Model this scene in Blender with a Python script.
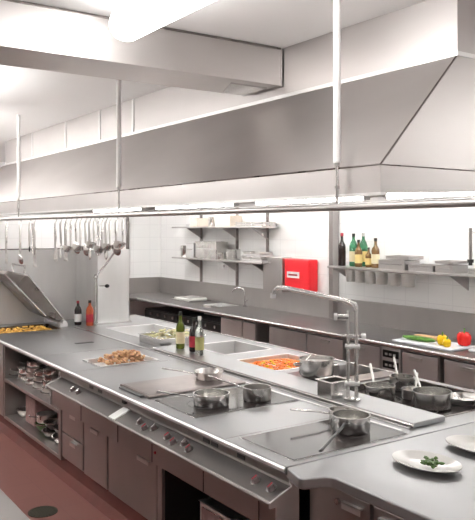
import bpy, bmesh, math, random
from mathutils import Vector, Matrix
random.seed(7)
PI = math.pi
for o in list(bpy.data.objects): bpy.data.objects.remove(o)
SC = bpy.context.scene
COL = SC.collection

# ------------------------------------------------------------------ camera
cd = bpy.data.cameras.new('camera'); cam = bpy.data.objects.new('camera', cd); COL.objects.link(cam)
cam.location = (0, 0, 1.95); cam.rotation_euler = (PI/2, 0, -math.radians(34.434))
cd.sensor_fit = 'HORIZONTAL'; cd.sensor_width = 36; cd.lens = 714/475*36; cd.shift_y = -32/475
cd.clip_start = .05
SC.camera = cam
# ------------------------------------------------------------------ world, exposure
w = bpy.data.worlds.new('world'); SC.world = w; w.use_nodes = True
w.node_tree.nodes['Background'].inputs[0].default_value = (1, 1, 1, 1)
w.node_tree.nodes['Background'].inputs[1].default_value = .3
SC.view_settings.view_transform = 'Standard'; SC.view_settings.look = 'None'
SC.view_settings.gamma = 1; SC.view_settings.use_curve_mapping = False
SC.view_settings.exposure = 0.4
CEIL_E = 19.0      # added ceiling tubes out of view, brightening the room
AISLE_E = 30.0    # added tubes over the back aisle, hidden by the hood
HOOD_E = 17.0      # tubes in the hood
TUBE_E = 10.0     # fixture seen in the photograph

# ------------------------------------------------------------------ materials
def mat(name, col, rough=.5, metal=0, emit=0, trans=0, ior=1.45, spec=None, coat=0):
    m = bpy.data.materials.new(name); m.use_nodes = True
    b = m.node_tree.nodes['Principled BSDF']
    b.inputs['Base Color'].default_value = (*col, 1)
    b.inputs['Roughness'].default_value = rough; b.inputs['Metallic'].default_value = metal
    b.inputs['IOR'].default_value = ior
    b.inputs['Transmission Weight'].default_value = trans
    b.inputs['Coat Weight'].default_value = coat
    if spec is not None: b.inputs['Specular IOR Level'].default_value = spec
    if emit:
        b.inputs['Emission Color'].default_value = (1, .98, .95, 1); b.inputs['Emission Strength'].default_value = emit
    return m

def noisy(m, scale=(3, 3, 3), amt=.12, ramt=.08, detail=4):
    """procedural wear: slow variation of colour and roughness"""
    nt = m.node_tree; b = nt.nodes['Principled BSDF']
    g = nt.nodes.new('ShaderNodeNewGeometry'); mp = nt.nodes.new('ShaderNodeMapping')
    mp.inputs['Scale'].default_value = scale
    n = nt.nodes.new('ShaderNodeTexNoise'); n.inputs['Scale'].default_value = 1; n.inputs['Detail'].default_value = detail
    nt.links.new(g.outputs['Position'], mp.inputs['Vector']); nt.links.new(mp.outputs[0], n.inputs['Vector'])
    c = b.inputs['Base Color'].default_value[:]
    r = nt.nodes.new('ShaderNodeValToRGB')
    r.color_ramp.elements[0].position = .3; r.color_ramp.elements[1].position = .7
    r.color_ramp.elements[0].color = (c[0]*(1-amt), c[1]*(1-amt), c[2]*(1-amt), 1)
    r.color_ramp.elements[1].color = (min(1, c[0]*(1+amt)), min(1, c[1]*(1+amt)), min(1, c[2]*(1+amt)), 1)
    nt.links.new(n.outputs[0], r.inputs[0]); nt.links.new(r.outputs[0], b.inputs['Base Color'])
    rr = nt.nodes.new('ShaderNodeMapRange'); ro = b.inputs['Roughness'].default_value
    rr.inputs['To Min'].default_value = max(.02, ro-ramt); rr.inputs['To Max'].default_value = ro+ramt
    nt.links.new(n.outputs[0], rr.inputs['Value']); nt.links.new(rr.outputs[0], b.inputs['Roughness'])
    return m

def tiles(name, c1, c2, mortar, wd, ht, axes, msize=.006, rough=.3, bias=0, offset=0):
    m = mat(name, c1, rough); nt = m.node_tree; b = nt.nodes['Principled BSDF']
    g = nt.nodes.new('ShaderNodeNewGeometry'); sp = nt.nodes.new('ShaderNodeSeparateXYZ'); cb = nt.nodes.new('ShaderNodeCombineXYZ')
    nt.links.new(g.outputs['Position'], sp.inputs[0])
    nt.links.new(sp.outputs[axes[0]], cb.inputs[0]); nt.links.new(sp.outputs[axes[1]], cb.inputs[1])
    t = nt.nodes.new('ShaderNodeTexBrick'); t.offset = offset
    t.inputs['Scale'].default_value = 1; t.inputs['Brick Width'].default_value = wd; t.inputs['Row Height'].default_value = ht
    t.inputs['Mortar Size'].default_value = msize; t.inputs['Mortar Smooth'].default_value = .3
    t.inputs['Color1'].default_value = (*c1, 1); t.inputs['Color2'].default_value = (*c2, 1); t.inputs['Mortar'].default_value = (*mortar, 1)
    nt.links.new(cb.outputs[0], t.inputs['Vector']); nt.links.new(t.outputs['Color'], b.inputs['Base Color'])
    return m

M = {}
M['hood'] = noisy(mat('hood_steel', (.59, .565, .555), .42, 1), (.8, .8, 2.5), .10, .06)
M['top'] = noisy(mat('worktop_steel', (.36, .36, .365), .42, 1), (2, 2, 2), .08, .06)
M['ledge'] = noisy(mat('control_ledge_steel', (.25, .235, .23), .32, 1), (2, 2, 1), .08, .05)
M['fill_aisle'] = mat('added_aisle_tube', (1, 1, 1), .5, emit=AISLE_E)
M['cab'] = noisy(mat('cabinet_steel', (.40, .38, .37), .34, 1), (2, 2, 1), .08, .05)
M['panel'] = noisy(mat('panel_steel', (.82, .815, .81), .42, 1), (3, 3, 1), .08, .05)
M['trim'] = mat('bright_steel', (.66, .65, .64), .22, 1)
M['pan'] = noisy(mat('pan_steel', (.72, .71, .69), .22, 1), (8, 8, 8), .05, .03)
M['worn'] = noisy(mat('worn_pan_steel', (.60, .58, .56), .28, 1), (8, 8, 8), .12, .04)
M['griddle'] = noisy(mat('griddle_steel', (.27, .245, .235), .28, 1), (6, 6, 6), .18, .06)
M['grid2'] = noisy(mat('griddle_plate_steel', (.30, .26, .25), .35, 1), (6, 6, 6), .18, .06)
M['cab2'] = noisy(mat('wall_cabinet_steel', (.52, .50, .49), .4, 1), (2, 2, 1), .08, .05)
M['cab3'] = noisy(mat('wall_door_steel', (.72, .69, .68), .45, 1), (2, 2, 1), .06, .05)
M['top2'] = noisy(mat('wall_worktop_steel', (.27, .26, .255), .4, 1), (2, 2, 2), .08, .05)
M['tab'] = mat('satin_pull', (.66, .65, .63), .4, .9)
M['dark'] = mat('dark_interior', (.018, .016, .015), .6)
M['black'] = mat('black_plastic', (.012, .012, .012), .35)
M['glass'] = mat('ceramic_glass', (.025, .02, .02), .10, 0, ior=1.5)
M['white'] = mat('white_enamel', (.92, .92, .91), .35)
M['plate'] = mat('white_china', (.70, .69, .66), .18, coat=.4)
M['board'] = mat('white_cutting_board', (.78, .80, .84), .45)
M['red'] = mat('red_paint', (.80, .018, .028), .35)
M['knob'] = mat('knob_grey', (.16, .12, .12), .3)
M['redm'] = mat('red_mark', (.42, .03, .05), .4)
M['ceil'] = mat('ceiling_paint', (.90, .895, .89), .8)
M['wallp'] = mat('wall_paint', (.88, .875, .86), .8)
M['wall_x'] = tiles('wall_tiles_side', (.90, .90, .895), (.885, .885, .88), (.80, .80, .80), .3, .2, (1, 2), .004)
M['wall_y'] = tiles('wall_tiles_far', (.90, .90, .895), (.885, .885, .88), (.80, .80, .80), .3, .2, (0, 2), .004)
M['floor'] = tiles('red_floor', (.195, .082, .068), (.185, .076, .063), (.165, .068, .058), .3, .3, (0, 1), .003, .45)
M['kick'] = noisy(mat('red_skirting', (.13, .038, .03), .5), (6, 6, 6), .15, .05)
M['tube'] = mat('hood_tube_light', (1, 1, 1), .5, emit=HOOD_E)
M['lamp'] = mat('fixture_light', (1, 1, 1), .5, emit=TUBE_E)
M['fill'] = mat('added_ceiling_tube', (1, 1, 1), .5, emit=CEIL_E)
M['rubber'] = mat('grey_rubber', (.10, .10, .10), .6)
M['pepper_r'] = mat('red_pepper_skin', (.72, .02, .015), .2)
M['pepper_y'] = mat('yellow_pepper_skin', (.85, .55, .02), .2)
M['green'] = mat('stem_green', (.10, .24, .03), .4)
M['cuke'] = noisy(mat('cucumber_skin', (.09, .22, .03), .35), (60, 60, 60), .35, .05)
M['carrot'] = mat('carrot_orange', (.92, .24, .02), .45)
M['tan'] = noisy(mat('tan_root', (.62, .38, .20), .5), (40, 40, 40), .15, .05)
M['fry'] = noisy(mat('golden_crust', (.50, .27, .15), .6), (70, 70, 70), .5, .1)
M['yfry'] = noisy(mat('yellow_crust', (.72, .42, .10), .6), (60, 60, 60), .4, .1)
M['lett'] = noisy(mat('pale_salad', (.72, .70, .42), .5), (50, 50, 50), .35, .1)
M['lettg'] = noisy(mat('herb_green', (.07, .14, .03), .5), (50, 50, 50), .4, .1)
M['gglass'] = mat('green_glass', (.06, .30, .14), .06, trans=.6)
M['oglass'] = mat('olive_glass', (.20, .26, .03), .08, trans=.5)
M['dglass'] = mat('dark_glass', (.02, .012, .012), .07)
M['bglass'] = mat('brown_glass', (.22, .12, .04), .08, trans=.3)
M['clear'] = mat('clear_glass', (.86, .90, .86), .05, trans=.85)
M['oil'] = mat('pale_oil', (.70, .68, .30), .1, trans=.4)
M['cream'] = mat('cream_label', (.72, .64, .42), .6)
M['gold'] = mat('gold_label', (.70, .55, .22), .5)
M['wlabel'] = mat('white_label', (.82, .82, .80), .6)
M['beige'] = mat('beige_card', (.66, .58, .50), .7)
M['pink'] = noisy(mat('pinkish_card', (.32, .20, .19), .7), (20, 20, 20), .2, .05)
M['orange'] = mat('orange_sauce', (.45, .09, .03), .35)
M['drain'] = mat('drain_iron', (.05, .05, .035), .5, .6)
M['plastic'] = mat('clear_plastic', (.86, .88, .88), .12, trans=.7)

# ------------------------------------------------------------------ mesh builder
ORG = {}
class MB:
    def __init__(s): s.bm = bmesh.new()
    def box(s, x0, x1, y0, y1, z0, z1):
        v = [s.bm.verts.new((x, y, z)) for x in (x0, x1) for y in (y0, y1) for z in (z0, z1)]
        for f in ((0, 1, 3, 2), (4, 6, 7, 5), (0, 4, 5, 1), (2, 3, 7, 6), (0, 2, 6, 4), (1, 5, 7, 3)):
            s.bm.faces.new([v[i] for i in f])
        return s
    def prism(s, poly, axis, a, b):
        """poly of 2-D points in the two other axes, extruded from a to b along axis"""
        def pt(p, t): return {'x': (t, p[0], p[1]), 'y': (p[0], t, p[1]), 'z': (p[0], p[1], t)}[axis]
        A = [s.bm.verts.new(pt(p, a)) for p in poly]; B = [s.bm.verts.new(pt(p, b)) for p in poly]
        n = len(poly)
        s.bm.faces.new(A); s.bm.faces.new(B[::-1])
        for i in range(n): s.bm.faces.new((A[i], B[i], B[(i+1) % n], A[(i+1) % n]))
        return s
    def tube(s, pts, r, n=12, flat=1.0):
        pts = [Vector(p) for p in pts]; rs = r if isinstance(r, (list, tuple)) else [r]*len(pts)
        up = None; rings = []
        for i, p in enumerate(pts):
            d = (pts[min(i+1, len(pts)-1)] - pts[max(i-1, 0)]).normalized()
            if up is None: up = Vector((0, 0, 1)) if abs(d.z) < .9 else Vector((0, 1, 0))
            u = d.cross(up); 
            if u.length < 1e-4: u = d.orthogonal()
            u.normalize(); vv = u.cross(d).normalized(); up = vv
            rings.append([s.bm.verts.new(p + u*rs[i]*math.cos(2*PI*k/n) + vv*rs[i]*flat*math.sin(2*PI*k/n)) for k in range(n)])
        for a, b in zip(rings, rings[1:]):
            for k in range(n): s.bm.faces.new((a[k], a[(k+1) % n], b[(k+1) % n], b[k]))
        s.bm.faces.new(rings[0][::-1]); s.bm.faces.new(rings[-1])
        return s
    def lathe(s, prof, c=(0, 0, 0), n=28, sx=1, sy=1, mtx=None):
        rings = []
        for r, z in prof:
            if r < 1e-5: rings.append([s.bm.verts.new((c[0], c[1], c[2]+z))])
            else: rings.append([s.bm.verts.new((c[0]+r*sx*math.cos(2*PI*k/n), c[1]+r*sy*math.sin(2*PI*k/n), c[2]+z)) for k in range(n)])
        for a, b in zip(rings, rings[1:]):
            if len(a) == 1 and len(b) == 1: continue
            for k in range(n):
                k2 = (k+1) % n
                if len(a) == 1: s.bm.faces.new((a[0], b[k2], b[k]))
                elif len(b) == 1: s.bm.faces.new((a[k], a[k2], b[0]))
                else: s.bm.faces.new((a[k], a[k2], b[k2], b[k]))
        if mtx is not None:
            for rg in rings:
                for v in rg: v.co = mtx @ v.co
        return s
    def blob(s, c, r, sc=(1, 1, 1), rot=0, sub=2, jit=0):
        g = bmesh.ops.create_icosphere(s.bm, subdivisions=sub, radius=r)
        R = Matrix.Rotation(rot, 3, 'Z')
        for v in g['verts']:
            q = Vector((v.co.x*sc[0], v.co.y*sc[1], v.co.z*sc[2]))
            if jit: q *= 1 + random.uniform(-jit, jit)
            v.co = R @ q + Vector(c)
        return s
    def build(s, name, m, parent=None, bevel=0, smooth=False, seg=2):
        bmesh.ops.recalc_face_normals(s.bm, faces=s.bm.faces)
        if parent is not None: o0 = ORG[parent.name]
        else:
            xs = [v.co for v in s.bm.verts]
            o0 = Vector(((min(v.x for v in xs)+max(v.x for v in xs))/2, (min(v.y for v in xs)+max(v.y for v in xs))/2, min(v.z for v in xs)))
        for v in s.bm.verts: v.co -= o0
        me = bpy.data.meshes.new(name); s.bm.to_mesh(me); s.bm.free()
        me.materials.append(M[m] if isinstance(m, str) else m)
        if smooth:
            for p in me.polygons: p.use_smooth = True
            me.set_sharp_from_angle(angle=math.radians(40))
        o = bpy.data.objects.new(name, me); COL.objects.link(o)
        if parent is not None: o.parent = parent
        else: o.location = o0
        ORG[o.name] = Vector(o0)
        if bevel:
            b = o.modifiers.new('bevel', 'BEVEL'); b.width = bevel; b.segments = seg; b.limit_method = 'ANGLE'
        return o

def tag(o, label, cat, group=None, kind=None):
    o['label'] = label; o['category'] = cat
    if group: o['group'] = group
    if kind: o['kind'] = kind
    return o
def struct(o): o['kind'] = 'structure'; return o
def thing(name, label, cat, loc=(0, 0, 0), rz=0, group=None):
    o = bpy.data.objects.new(name, None); COL.objects.link(o); o.location = loc; o.rotation_euler = (0, 0, rz)
    o.empty_display_size = .05
    ORG[o.name] = Vector(loc) if rz == 0 else Vector((0, 0, 0))
    return tag(o, label, cat, group)
def dup(root, loc, rz=0, label=None, scale=None, group=None):
    def cp(o, par):
        c = o.copy(); COL.objects.link(c)
        if par is not None: c.parent = par
        for ch in list(o.children): cp(ch, c)
        return c
    r = cp(root, None); r.location = loc; r.rotation_euler = (0, 0, rz)
    if scale: r.scale = scale
    if label: r['label'] = label
    if group: r['group'] = group
    return r
def slab(m, xs, ys, z0, z1, holes):
    """closed slab on a grid with rectangular through-holes; one mesh, no inner faces"""
    xs = sorted(set(xs + [h[0] for h in holes] + [h[1] for h in holes])); ys = sorted(set(ys + [h[2] for h in holes] + [h[3] for h in holes]))
    def solid(i, j):
        if i < 0 or j < 0 or i >= len(xs)-1 or j >= len(ys)-1: return False
        cx, cy = (xs[i]+xs[i+1])/2, (ys[j]+ys[j+1])/2
        return not any(h[0] < cx < h[1] and h[2] < cy < h[3] for h in holes)
    V = {}
    def v(i, j, z):
        if (i, j, z) not in V: V[i, j, z] = m.bm.verts.new((xs[i], ys[j], z))
        return V[i, j, z]
    for i in range(len(xs)-1):
        for j in range(len(ys)-1):
            if not solid(i, j): continue
            m.bm.faces.new((v(i, j, z1), v(i+1, j, z1), v(i+1, j+1, z1), v(i, j+1, z1)))
            m.bm.faces.new((v(i, j, z0), v(i, j+1, z0), v(i+1, j+1, z0), v(i+1, j, z0)))
            for (di, dj, a, b) in ((-1, 0, (i, j), (i, j+1)), (1, 0, (i+1, j), (i+1, j+1)), (0, -1, (i, j), (i+1, j)), (0, 1, (i, j+1), (i+1, j+1))):
                if not solid(i+di, j+dj): m.bm.faces.new((v(*a, z0), v(*b, z0), v(*b, z1), v(*a, z1)))
    return m
def basin(m, x0, x1, y0, y1, ztop, depth, t=.004, lip=.012):
    """open tray with a rim"""
    m.box(x0-lip, x1+lip, y0-lip, y0+t, ztop, ztop+.003); m.box(x0-lip, x1+lip, y1-t, y1+lip, ztop, ztop+.003)
    m.box(x0-lip, x0+t, y0+t, y1-t, ztop, ztop+.003); m.box(x1-t, x1+lip, y0+t, y1-t, ztop, ztop+.003)
    z0 = ztop-depth
    m.box(x0, x0+t, y0, y1, z0, ztop); m.box(x1-t, x1, y0, y1, z0, ztop)
    m.box(x0+t, x1-t, y0, y0+t, z0, ztop); m.box(x0+t, x1-t, y1-t, y1, z0, ztop)
    m.box(x0+t, x1-t, y0+t, y1-t, z0, z0+t)
    return m

# ------------------------------------------------------------------ room
XW, YF, ZC = 5.6, 10.4, 2.9
XL, YB = -2.6, -2.5
struct(MB().box(XL-.1, XW+.1, YB-.1, YF+.1, -.1, 0).build('floor', 'floor'))
struct(MB().box(XL-.1, XW+.1, YB-.1, YF+.1, ZC, ZC+.1).build('ceiling', 'ceil'))
struct(MB().box(XW, XW+.1, YB, YF, 0, ZC).build('wall_right', 'wall_x'))
struct(MB().box(XL, XW, YF, YF+.1, 0, ZC).build('wall_far', 'wall_y'))
struct(MB().box(XL-.1, XL, YB, YF, 0, ZC).build('wall_left', 'wallp'))
struct(MB().box(XL, XW, YB-.1, YB, 0, ZC).build('wall_behind', 'wallp'))
# metal trims standing on the tiled wall
for i, (x, y, wd) in enumerate(((5.575, 9.10, .022), (5.575, 8.15, .022), (5.575, 7.45, .022))):
    struct(MB().box(x-.012, XW-.002, y-wd/2, y+wd/2, 1.15, 2.6).build('trim_%d' % (i+1), 'griddle'))
struct(MB().box(5.50, XW-.002, 6.10, 6.17, .92, ZC-.002).build('trim_4', 'cab', bevel=.004))
struct(MB().box(4.97, 5.01, YF-.05, YF-.002, 1.16, ZC-.002).build('trim_5', 'griddle', bevel=.003))

# ------------------------------------------------------------------ extractor hood
HX0, HX1, HY0, HY1 = 1.90, 3.95, 1.85, 8.0
hood = thing('extractor_hood', 'long stainless steel extractor hood hanging over the cooking island', 'hood', (2.9, 4.9, 2.077))
ZB, ZF, ZM, ZT = 2.077, 2.15, 2.183, 2.64
PX0, PX1 = 2.33, 3.52
def quadshell(m, pts, t=.008):
    """thin closed panel from a polygon, thickened inwards"""
    P = [Vector(p) for p in pts]; n = (P[1]-P[0]).cross(P[2]-P[0]).normalized()*t
    A = [m.bm.verts.new(p) for p in P]; B = [m.bm.verts.new(p+n) for p in P]
    m.bm.faces.new(A); m.bm.faces.new(B[::-1])
    for i in range(len(P)): m.bm.faces.new((A[i], B[i], B[(i+1) % len(P)], A[(i+1) % len(P)]))
def S(pts, name, m, t=.008):
    mb = MB(); quadshell(mb, pts, t); return mb.build(name, m, hood)
# skirt: four vertical bands in one mesh
sk = MB()
sk.box(HX0, HX0+.012, HY0, HY1, ZB, ZM); sk.box(HX1-.012, HX1, HY0, HY1, ZF, ZM)
for y in (HY0, HY1-.012):
    sk.prism([(HX0+.012, ZB), (HX1-.012, ZF), (HX1-.012, ZM), (HX0+.012, ZM)], 'y', y, y+.012)
sk.build('skirt', 'hood', hood)
cn = MB()
quadshell(cn, [(HX0, HY0, ZM), (HX0, HY1, ZM), (PX0, HY1, ZT), (PX0, HY0, ZT)], .008)
quadshell(cn, [(HX1, HY0, ZM), (PX1, HY0, ZT), (PX1, HY1, ZT), (HX1, HY1, ZM)], .008)
quadshell(cn, [(HX0, HY0, ZM), (PX0, HY0, ZT), (PX1, HY0, ZT), (HX1, HY0, ZM)], -.008)
quadshell(cn, [(HX0, HY1, ZM), (PX0, HY1, ZT), (PX1, HY1, ZT), (HX1, HY1, ZM)], .008)
cn.build('canopy', 'hood', hood)
pl = MB(); pl.box(PX0, PX1, HY0, HY1-.1, ZT, ZC-.002); pl.build('plenum', 'hood', hood)
# rolled seams
rm = MB()
for a, b in (((HX0, HY0, ZM), (HX0, HY1, ZM)), ((HX0, HY0, ZM), (HX1, HY0, ZM)), ((HX0, HY0, ZM), (PX0, HY0, ZT)), ((HX1, HY0, ZM), (PX1, HY0, ZT))):
    rm.tube([a, b], .004, 6)
rm.build('folded_seam', 'griddle', hood)
rm = MB(); rm.box(PX0-.012, PX0, HY0-.012, HY1-.1, ZT-.006, ZT+.012); rm.box(PX0, PX1, HY0-.012, HY0, ZT-.006, ZT+.012)
rm.build('flange', 'panel', hood)
rm = MB(); rm.box(HX0-.008, HX0+.02, HY0-.008, HY1, ZB-.008, ZB+.004)
rm.build('bottom_lip', 'panel', hood)
for y in (4.75, 5.35, 6.1, 7.0):
    MB().box(PX0-.006, PX0, y-.012, y+.012, ZT+.014, ZC-.004).build('joint_strip', 'panel', hood)
# filters inside
fl = MB(); fl.box(2.9, 2.95, HY0+.1, HY1-.1, 2.25, 2.6); fl.build('filter_wall', 'griddle', hood)
# tubes hanging on cross battens inside the hood
hood_lamps = []
for i, (a, b, lab) in enumerate(((1.95, 2.78, 'near end'), (2.92, 4.00, 'above the tall tap'), (4.24, 5.46, 'above the bottles'), (5.7, 6.8, 'above the far pans'))):
    t = thing('hood_light', 'bright tube light under the hood, %s' % lab, 'light', (2.9, a, 2.11), group='tube lights under the hood')
    MB().tube([(2.9, a+.02, 2.128), (2.9, b-.02, 2.128)], .019, 12).build('tube', 'tube', t)
    MB().box(2.87, 2.93, a, b, 2.149, 2.19).build('housing', 'white', t, bevel=.004)
    for e in (a+.005, b-.02): MB().box(2.88, 2.92, e, e+.014, 2.108, 2.149).build('tube_holder', 'white', t)
    for y in (a+.08, b-.08): MB().tube([(2.9, y, 2.19), (2.9, y, 2.24), (2.9, y, 2.252)], .006, 6).build('bracket', 'panel', t)
# duct crossing to the plenum
dt = thing('ventilation_duct', 'flat rectangular steel duct crossing the ceiling into the hood', 'duct', (0, 3.15, 2.70))
MB().box(XL+.002, PX0-.008, 2.975, 3.32, 2.70, ZC-.002).build('duct_body', 'hood', dt)
MB().box(XL+.002, PX0-.02, 2.965, 2.975, ZC-.012, ZC-.003).build('edge_trim', 'griddle', dt)
MB().box(PX0-.016, PX0-.008, 2.970, 3.325, 2.696, ZC-.004).build('collar', 'hood', dt)
MB().box(.60, .62, 2.972, 2.975, 2.715, ZC-.02).build('joint_strip', 'hood', dt)
mb = MB(); mb.prism([(2.05, 3.05), (2.28, 3.05), (2.28, 3.28), (2.15, 3.28)], 'z', 2.692, 2.70); mb.build('access_panel', 'trim', dt)
# suspension rods
for y, lab in ((2.03, 'right'), (3.68, 'middle'), (5.93, 'left')):
    x = 1.85 if y != 3.68 else 1.725
    x = 1.87
    y = {2.03: 2.05, 3.68: 4.01, 5.93: 5.97}[y]
    t = thing('hanging_rod', 'white ceiling rod in front of the hood, %s of three, carrying the utensil rail' % lab, 'rod', (x, y, 2.04), group='hanging rods')
    MB().tube([(x, y, 2.20), (x, y, ZC-.002)], .015, 12).build('white_sleeve', 'white', t, smooth=True)
    MB().tube([(x, y, 2.043), (x, y, 2.21)], .006, 8).build('threaded_end', 'trim', t, smooth=True)
    mb = MB().tube([(x, y, 2.185), (x, y, 2.20)], .011, 6); mb.tube([(x, y, 2.10), (x, y, 2.112)], .01, 6); mb.build('nut', 'trim', t)
RX, RZ = 1.87, 2.029
rail = MB(); rail.tube([(RX, .9, RZ), (RX, 7.6, RZ)], .0135, 12)
tag(rail.build('utensil_rail', 'cab2', smooth=True), 'long steel rail running along under the near edge of the hood', 'rail')

# ------------------------------------------------------------------ ceiling lights
def added_hanging_light(x, y0, y1, lab, m='fill'):  # added twin tube, always out of view, sheds light up and down
    t = thing('ceiling_light', lab, 'light', (x, (y0+y1)/2, 2.6), group='ceiling lights')
    MB().tube([(x-.06, y0+.02, 2.66), (x-.06, y1-.02, 2.66)], .022, 12).build('tube', m, t)
    MB().tube([(x+.06, y0+.02, 2.66), (x+.06, y1-.02, 2.66)], .022, 12).build('tube', m, t)
    MB().box(x-.02, x+.02, y0+.02, y1-.02, 2.63, 2.69).build('spine', 'white', t, bevel=.004)
    for y in (y0, y1-.018): MB().box(x-.09, x+.09, y, y+.018, 2.62, 2.70).build('end_cap', 'white', t, bevel=.004)
    for y in (y0+.2, y1-.2): MB().tube([(x, y, 2.69), (x, y, ZC-.002)], .006, 6).build('hanger', 'white', t)
def ceiling_light(x, y0, y1, lab, m='fill', wd=.16):
    t = thing('ceiling_light', lab, 'light', (x, (y0+y1)/2, 2.8), group='ceiling lights')
    MB().box(x-wd/2, x+wd/2, y0, y1, ZC-.04, ZC-.002).build('housing', 'white', t, bevel=.004)
    pr = [(x+(wd/2-.01)*math.cos(a), ZC-.04-(.055)*math.sin(a)) for a in [PI*k/10 for k in range(11)]]
    MB().prism(pr, 'y', y0+.015, y1-.015).build('diffuser', m, t)
    for y in (y0, y1-.015):
        MB().prism([(x+(wd/2)*math.cos(a), ZC-.04-(.06)*math.sin(a)) for a in [PI*k/10 for k in range(11)]], 'y', y, y+.015).build('end_cap', 'white', t)
t = thing('ceiling_light', 'glowing round tube light on the ceiling in front of the crossing duct', 'light', (1.30, 2.2, 2.72), group='ceiling lights')
MB().tube([(1.30, 1.50, 2.80), (1.30, 1.53, 2.80), (1.30, 2.72, 2.80), (1.30, 2.755, 2.80), (1.30, 2.77, 2.80)], [.055, .072, .072, .06, .03], 24).build('diffuser', 'lamp', t, smooth=True)
for y in (1.7, 2.68):
    MB().box(1.285, 1.315, y-.02, y+.02, 2.873, ZC-.002).build('bracket', 'panel', t)
for x, y0, w_ in ((1.02, 4.2, 'left aisle just beyond the duct'), (1.3, 5.8, 'left aisle toward the far end'), (1.35, 7.3, 'left aisle, far end'), (.3, 4.2, 'middle of the room beyond the duct'), (.3, 6.2, 'middle of the room, far'), (.6, 8.7, 'far left corner'), (-1.5, 5.2, 'left wall'),
                  (-1.2, -.9, 'camera, left'), (1.6, -1.6, 'camera, right')):
    added_hanging_light(x, y0, y0+1.3, 'added unseen twin tube light hanging from the ceiling near the '+w_)  # added out of view to brighten ceiling, hood and left side
for x, y0, w_ in ((4.75, -.6, 'rear wall, nearest'), (4.75, 1.8, 'back aisle, near'), (4.75, 3.7, 'back aisle, second'), (4.75, 5.6, 'back aisle, third'), (4.75, 7.5, 'back aisle, far'), (4.0, 8.6, 'far corner')):
    added_hanging_light(x, y0, y0+1.3, 'added unseen twin tube light hanging from the ceiling over the '+w_, 'fill_aisle')  # added, hidden by the hood, to light the tiled wall

# ------------------------------------------------------------------ island worktops
Z = .90
CH = (2.19, 2.70, 5.03, 5.38)      # chips well
CR = (3.14, 3.72, 4.14, 4.68)      # carrot well
SK1 = (3.25, 3.74, 4.93, 5.50)     # sink beside the bottles
SK2 = (3.10, 3.66, 6.20, 6.95)     # far sink
BH = (3.16, 3.80, 2.62, 3.48)      # back hob well
YP = (2.02, 2.70, 7.15, 7.62)      # far tilting pan well
IY0, IY1 = 2.47, 7.85
XC_ = 2.0
tp = thing('island_worktop', 'long grey stainless steel worktop of the cooking island', 'worktop', (2.9, 5.1, .86))
slab(MB(), [1.95, 3.88], [IY0, IY1], .862, Z, [CH, CR, SK1, SK2, BH, YP]).build('top_plate', 'top', tp, bevel=.004)
# front edge bead, seams
MB().tube([(1.955, IY0, .884), (1.955, IY1, .884)], .0145, 10).build('edge_bead', 'panel', tp, smooth=True)
for y in (2.97, 4.98, 5.75, 7.05): MB().box(1.965, 2.77, y-.002, y+.002, Z, Z+.001).build('seam', 'griddle', tp)
for y in (3.52, 4.08, 5.98, 7.02): MB().box(3.14, 3.845, y-.002, y+.002, Z, Z+.001).build('seam', 'griddle', tp)

MB().box(2.835, 2.85, 2.56, 7.2, Z, Z+.012).build('gutter_edge', 'trim', tp, bevel=.002)
MB().box(2.775, 2.79, 2.56, 4.5, Z, Z+.006).build('gutter_edge', 'panel', tp, bevel=.002)
MB().box(3.845, 3.86, 3.53, 7.2, Z, Z+.01).build('back_edge', 'trim', tp, bevel=.002)
MB().box(3.86, 3.88, IY0, IY1, .70, .862).build('apron', 'cab', tp)
MB().box(2.45, 2.62, 6.15, 6.20, Z, Z+.003).build('vent_slot', 'black', tp)
# raised centre strip
cs = thing('centre_ledge', 'raised steel ledge running down the middle of the island', 'ledge', (3.0, 3.8, .9))
MB().box(2.865, 3.125, 2.56, 5.45, Z+.001, Z+.03).build('ledge_plate', 'top', cs, bevel=.005)
MB().tube([(2.86, 2.55, Z+.021), (2.86, 5.45, Z+.021)], .009, 8).build('round_edge', 'trim', cs, smooth=True)
# sinks
for (x0, x1, y0, y1), lab in ((SK1, 'rectangular steel sink sunk in the island behind the three bottles'), (SK2, 'rectangular steel sink sunk at the far end of the island')):
    t = thing('sink_basin', lab, 'sink', ((x0+x1)/2, (y0+y1)/2, .75), group='island sinks')
    basin(MB(), x0+.004, x1-.004, y0+.004, y1-.004, Z+.001, .14).build('bowl', 'panel', t, bevel=.003)
    MB().tube([((x0+x1)/2, (y0+y1)/2, .766), ((x0+x1)/2, (y0+y1)/2, .769)], .035, 16).build('drain', 'griddle', t)
# prep table, near end: rounded corner then stepped-in edge
def arc(cx, cy, r, a0, a1, n=8): return [(cx+r*math.cos(math.radians(a0+(a1-a0)*k/n)), cy+r*math.sin(math.radians(a0+(a1-a0)*k/n))) for k in range(n+1)]
poly = [(3.88, 2.462), (1.95, 2.462), (1.935, 2.42)] + arc(1.945, 2.335, .035, 180, 258, 6) + arc(1.98, 2.23, .055, 78, 0, 6) + [(2.035, .55), (3.88, .55)]
pt = thing('prep_table_top', 'smooth grey steel preparation worktop with curved corner holding two white plates', 'worktop', (2.9, 1.5, .852))
MB().prism(poly, 'z', .852, Z).build('top_plate', 'top', pt, bevel=.008, seg=3)

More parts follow.
